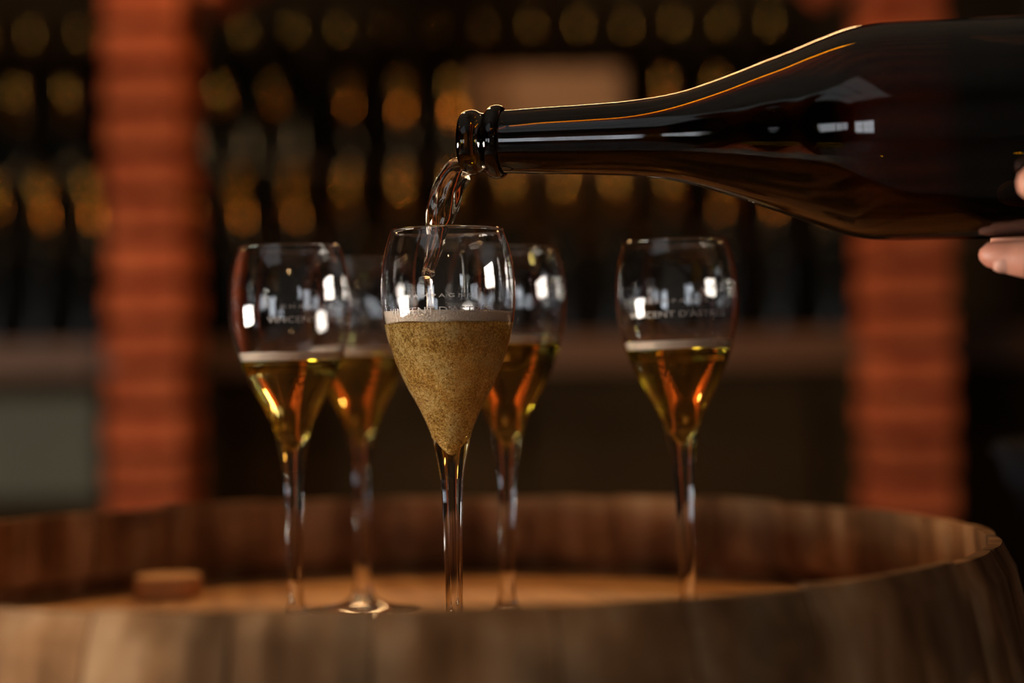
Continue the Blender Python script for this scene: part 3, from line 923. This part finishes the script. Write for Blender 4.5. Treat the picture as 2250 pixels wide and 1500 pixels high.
# thumb on the camera side
meshes.append(chain([palm + V((0, -.018, .0)), on_bottle(BL + .004, 112, .012), on_bottle(BL - .022, 116, .0105), on_bottle(tip2 + .014, 121, .0100), on_bottle(tip2 + .005, 121, .0080), on_bottle(tip2 + .001, 121, .0062)], [.018, .0135, .0115, .0105, .0085, .0045]))
# three more fingers along the far side
for deg, tt, r0 in ((208, tip1 + .006, .0100), (240, tip1 + .010, .0095), (270, tip1 + .026, .0085)):
    meshes.append(chain([palm + V((0, .012, 0)), on_bottle(BL - .004, deg, .012), on_bottle(BL - .04, deg + 2, r0), on_bottle((tt + BL - .04) / 2, deg + 3, r0 * .95), on_bottle(tt, deg + 3, r0 * .82)], [.016, .0115, r0, r0 * .95, r0 * .8]))
meshes.append(skin_chain([palm + V((-.012, 0, 0)), palm + V((.015, .004, -.004)), wrist], [(0, 1), (1, 2)], [(.040, .040), (.036, .030), (.026, .022)], 0))
# torso, legs, head, arms : facing the barrel
tc_ = V((.60, 1.22, 0))
fdir = V((-.75, -.66, 0)).normalized(); rt_ = V((fdir.y, -fdir.x, 0))
hipz = -.10; shz = .43
pel = tc_ + V((0, 0, hipz)); chest = tc_ + V((0, 0, .26)); neck = tc_ + V((0, 0, .50)) + fdir * .01
headb = neck + V((0, 0, .06)) + fdir * .02; headc = neck + V((0, 0, .14)) + fdir * .03; headt = neck + V((0, 0, .215)) + fdir * .03
shL = tc_ - rt_ * .17 + V((0, 0, .42)); shR = tc_ + rt_ * .17 + V((0, 0, .42))
elL = V((.60, .93, .12)); 
elR = shR + V((.03, .10, -.27)); handR = V((.335, 1.08, .262)); wrR = V((.40, 1.14, .31))
body_pts = [pel, tc_ + V((0, 0, .08)), chest, tc_ + V((0, 0, .41)), neck, headb, headc, headt,
            shL, elL, wrist, shR, elR, wrR]
body_edges = [(0, 1), (1, 2), (2, 3), (3, 4), (4, 5), (5, 6), (6, 7), (3, 8), (8, 9), (9, 10), (3, 11), (11, 12), (12, 13)]
body_r = [(.15, .11), (.13, .10), (.15, .11), (.11, .085), .055, (.062, .07), (.075, .092), (.045, .055), .06, .043, .026, .06, .043, .026]
for s in (-1, 1):
    k = len(body_pts)
    hip = pel + rt_ * s * .085 + V((0, 0, -.04))
    foot = hip * 1; foot.z = FZ + .06
    knee = (hip + foot) / 2 + fdir * .02
    toe = foot + fdir * .16; toe.z = FZ + .035
    body_pts += [hip, knee, foot, toe]; body_edges += [(0, k), (k, k + 1), (k + 1, k + 2), (k + 2, k + 3)]
    body_r += [.085, .055, .038, .032]
meshes.append(skin_chain(body_pts, body_edges, body_r, 0, 2))
# nose, ears, chin
upz = V((0, 0, 1))
meshes.append(chain([headc + fdir * .080 + upz * .012, headc + fdir * .104 - upz * .018, headc + fdir * .088 - upz * .024], [.008, .012, .009], 2))
for s in (-1, 1): meshes.append(chain([headc + rt_ * s * .076 + upz * .015, headc + rt_ * s * .084 - upz * .02], [.014, .009], 2))
meshes.append(chain([headb + fdir * .05, headb + fdir * .075 + upz * .005], [.03, .02], 2))
# right hand, loosely curled in front of the chest
hd = (handR - wrR).normalized()
pd = V((-.3, -.9, .1)).normalized(); sd_ = hd.cross(pd).normalized()
meshes.append(skin_chain([wrR, wrR + hd * .035, wrR + hd * .075], [(0, 1), (1, 2)], [(.024, .024), (.030, .030), (.032, .032)], 0))
for i, (o2, ln) in enumerate(((-.027, .070), (-.009, .078), (.009, .073), (.026, .058))):
    b0 = wrR + hd * .070 + sd_ * o2
    meshes.append(chain([b0, b0 + hd * ln * .45 + pd * .004, b0 + hd * ln * .72 + pd * ln * .25, b0 + hd * ln * .8 + pd * ln * .5], [.0105, .0095, .0088, .0075]))
b0 = wrR + hd * .03 - sd_ * .024
meshes.append(chain([b0, b0 - sd_ * .022 + hd * .02 + pd * .01, b0 - sd_ * .025 + hd * .05 + pd * .02], [.013, .011, .0088]))
person = empty('person', (tc_.x, tc_.y, FZ))
tag(person, 'person in dark clothes at the right edge holding the champagne bottle by its base', 'person')
body_me = remesh(merge(meshes), .0034, 5)
body_me.materials.clear(); body_me.materials.append(M['skin'])
bo = bpy.data.objects.new('body', body_me); C.objects.link(bo); bo.parent = person; bo.location = -person.location
def child_mesh(name, me, mat):
    me.materials.clear(); me.materials.append(mat)
    o_ = bpy.data.objects.new(name, me); C.objects.link(o_); o_.parent = person; o_.location = -person.location
    return o_
# jacket
wl = elL + (wrist - elL) * .88; wr = elR + (wrR - elR) * .86
jp = [pel + V((0, 0, -.10)), tc_ + V((0, 0, .08)), chest, tc_ + V((0, 0, .41)), neck - upz * .035, shL, elL, wl, shR, elR, wr]
je = [(0, 1), (1, 2), (2, 3), (3, 4), (3, 5), (5, 6), (6, 7), (3, 8), (8, 9), (9, 10)]
jr = [(.185, .145), (.155, .125), (.175, .135), (.13, .105), .068, .078, .062, .042, .078, .062, .042]
child_mesh('jacket', remesh(skin_chain(jp, je, jr, 0, 2), .008, 3), M['jacket'])
tp, te, tr_ = [pel], [], [(.17, .13)]
for s in (-1, 1):
    k = len(tp)
    hip = pel + rt_ * s * .085 + V((0, 0, -.04)); foot = hip * 1; foot.z = FZ + .07
    knee = (hip + foot) / 2 + fdir * .02
    tp += [hip, knee, foot]; te += [(0, k), (k, k + 1), (k + 1, k + 2)]; tr_ += [.105, .075, .062]
child_mesh('trousers', remesh(skin_chain(tp, te, tr_, 0, 2), .008, 3), M['trousers'])
for s in (-1, 1):
    hip = pel + rt_ * s * .085; foot = hip * 1; foot.z = FZ + .05
    toe = foot + fdir * .19; toe.z = FZ + .042; heel = foot - fdir * .05; heel.z = FZ + .045
    me = remesh(chain([heel, foot, toe], [.044, .048, .040], 2), .008, 2)
    for q in me.vertices: q.co.z = max(q.co.z, FZ + .001)
    child_mesh('shoe', me, M['black_metal'])
child_mesh('hair', remesh(merge([chain([headc - fdir * .035 + upz * .01, headt - fdir * .02 + upz * .0], [(.082, .075), (.072, .072)], 2), chain([headc - fdir * .06 - upz * .04, headc - fdir * .05 + upz * .02], [.045, .06], 2)]), .006, 2), M['hair'])
for s in (-1, 1):
    bm = bmesh.new(); bmesh.ops.create_uvsphere(bm, u_segments=16, v_segments=10, radius=.0115)
    o_ = bm_obj('eye', bm, M['eye'], person, True); o_.location = headc + fdir * .077 + rt_ * s * .032 + upz * .012 - person.location
# finger nails on the two visible digits
def nail(p, nrm, along, L_=.011, W_=.0085):
    nrm = nrm.normalized(); along = (along - nrm * along.dot(nrm)).normalized(); sd = nrm.cross(along)
    vs, fs = [], []
    for i in range(7):
        for j in range(7):
            u, v_ = i / 6 * 2 - 1, j / 6 * 2 - 1
            wv = W_ / 2 * (1 - .45 * u ** 4)
            vs.append(p + along * u * L_ / 2 + sd * v_ * wv - nrm * (.0022 * v_ * v_ + .0010 * u * u) - person.location)
    for i in range(6):
        for j in range(6):
            k = i * 7 + j; fs.append((k, k + 7, k + 8, k + 1))
    o_ = mesh_obj('nail', vs, fs, M['nail'], person, True)
    md = o_.modifiers.new('t', 'SOLIDIFY'); md.thickness = .0007
nf = on_bottle(tip1 + .0135, 176, .0084)
nn = V((-.10, -.62, -.78)).normalized()
nail(nf + nn * .0077, nn, bx_dir, .0115, .0088)
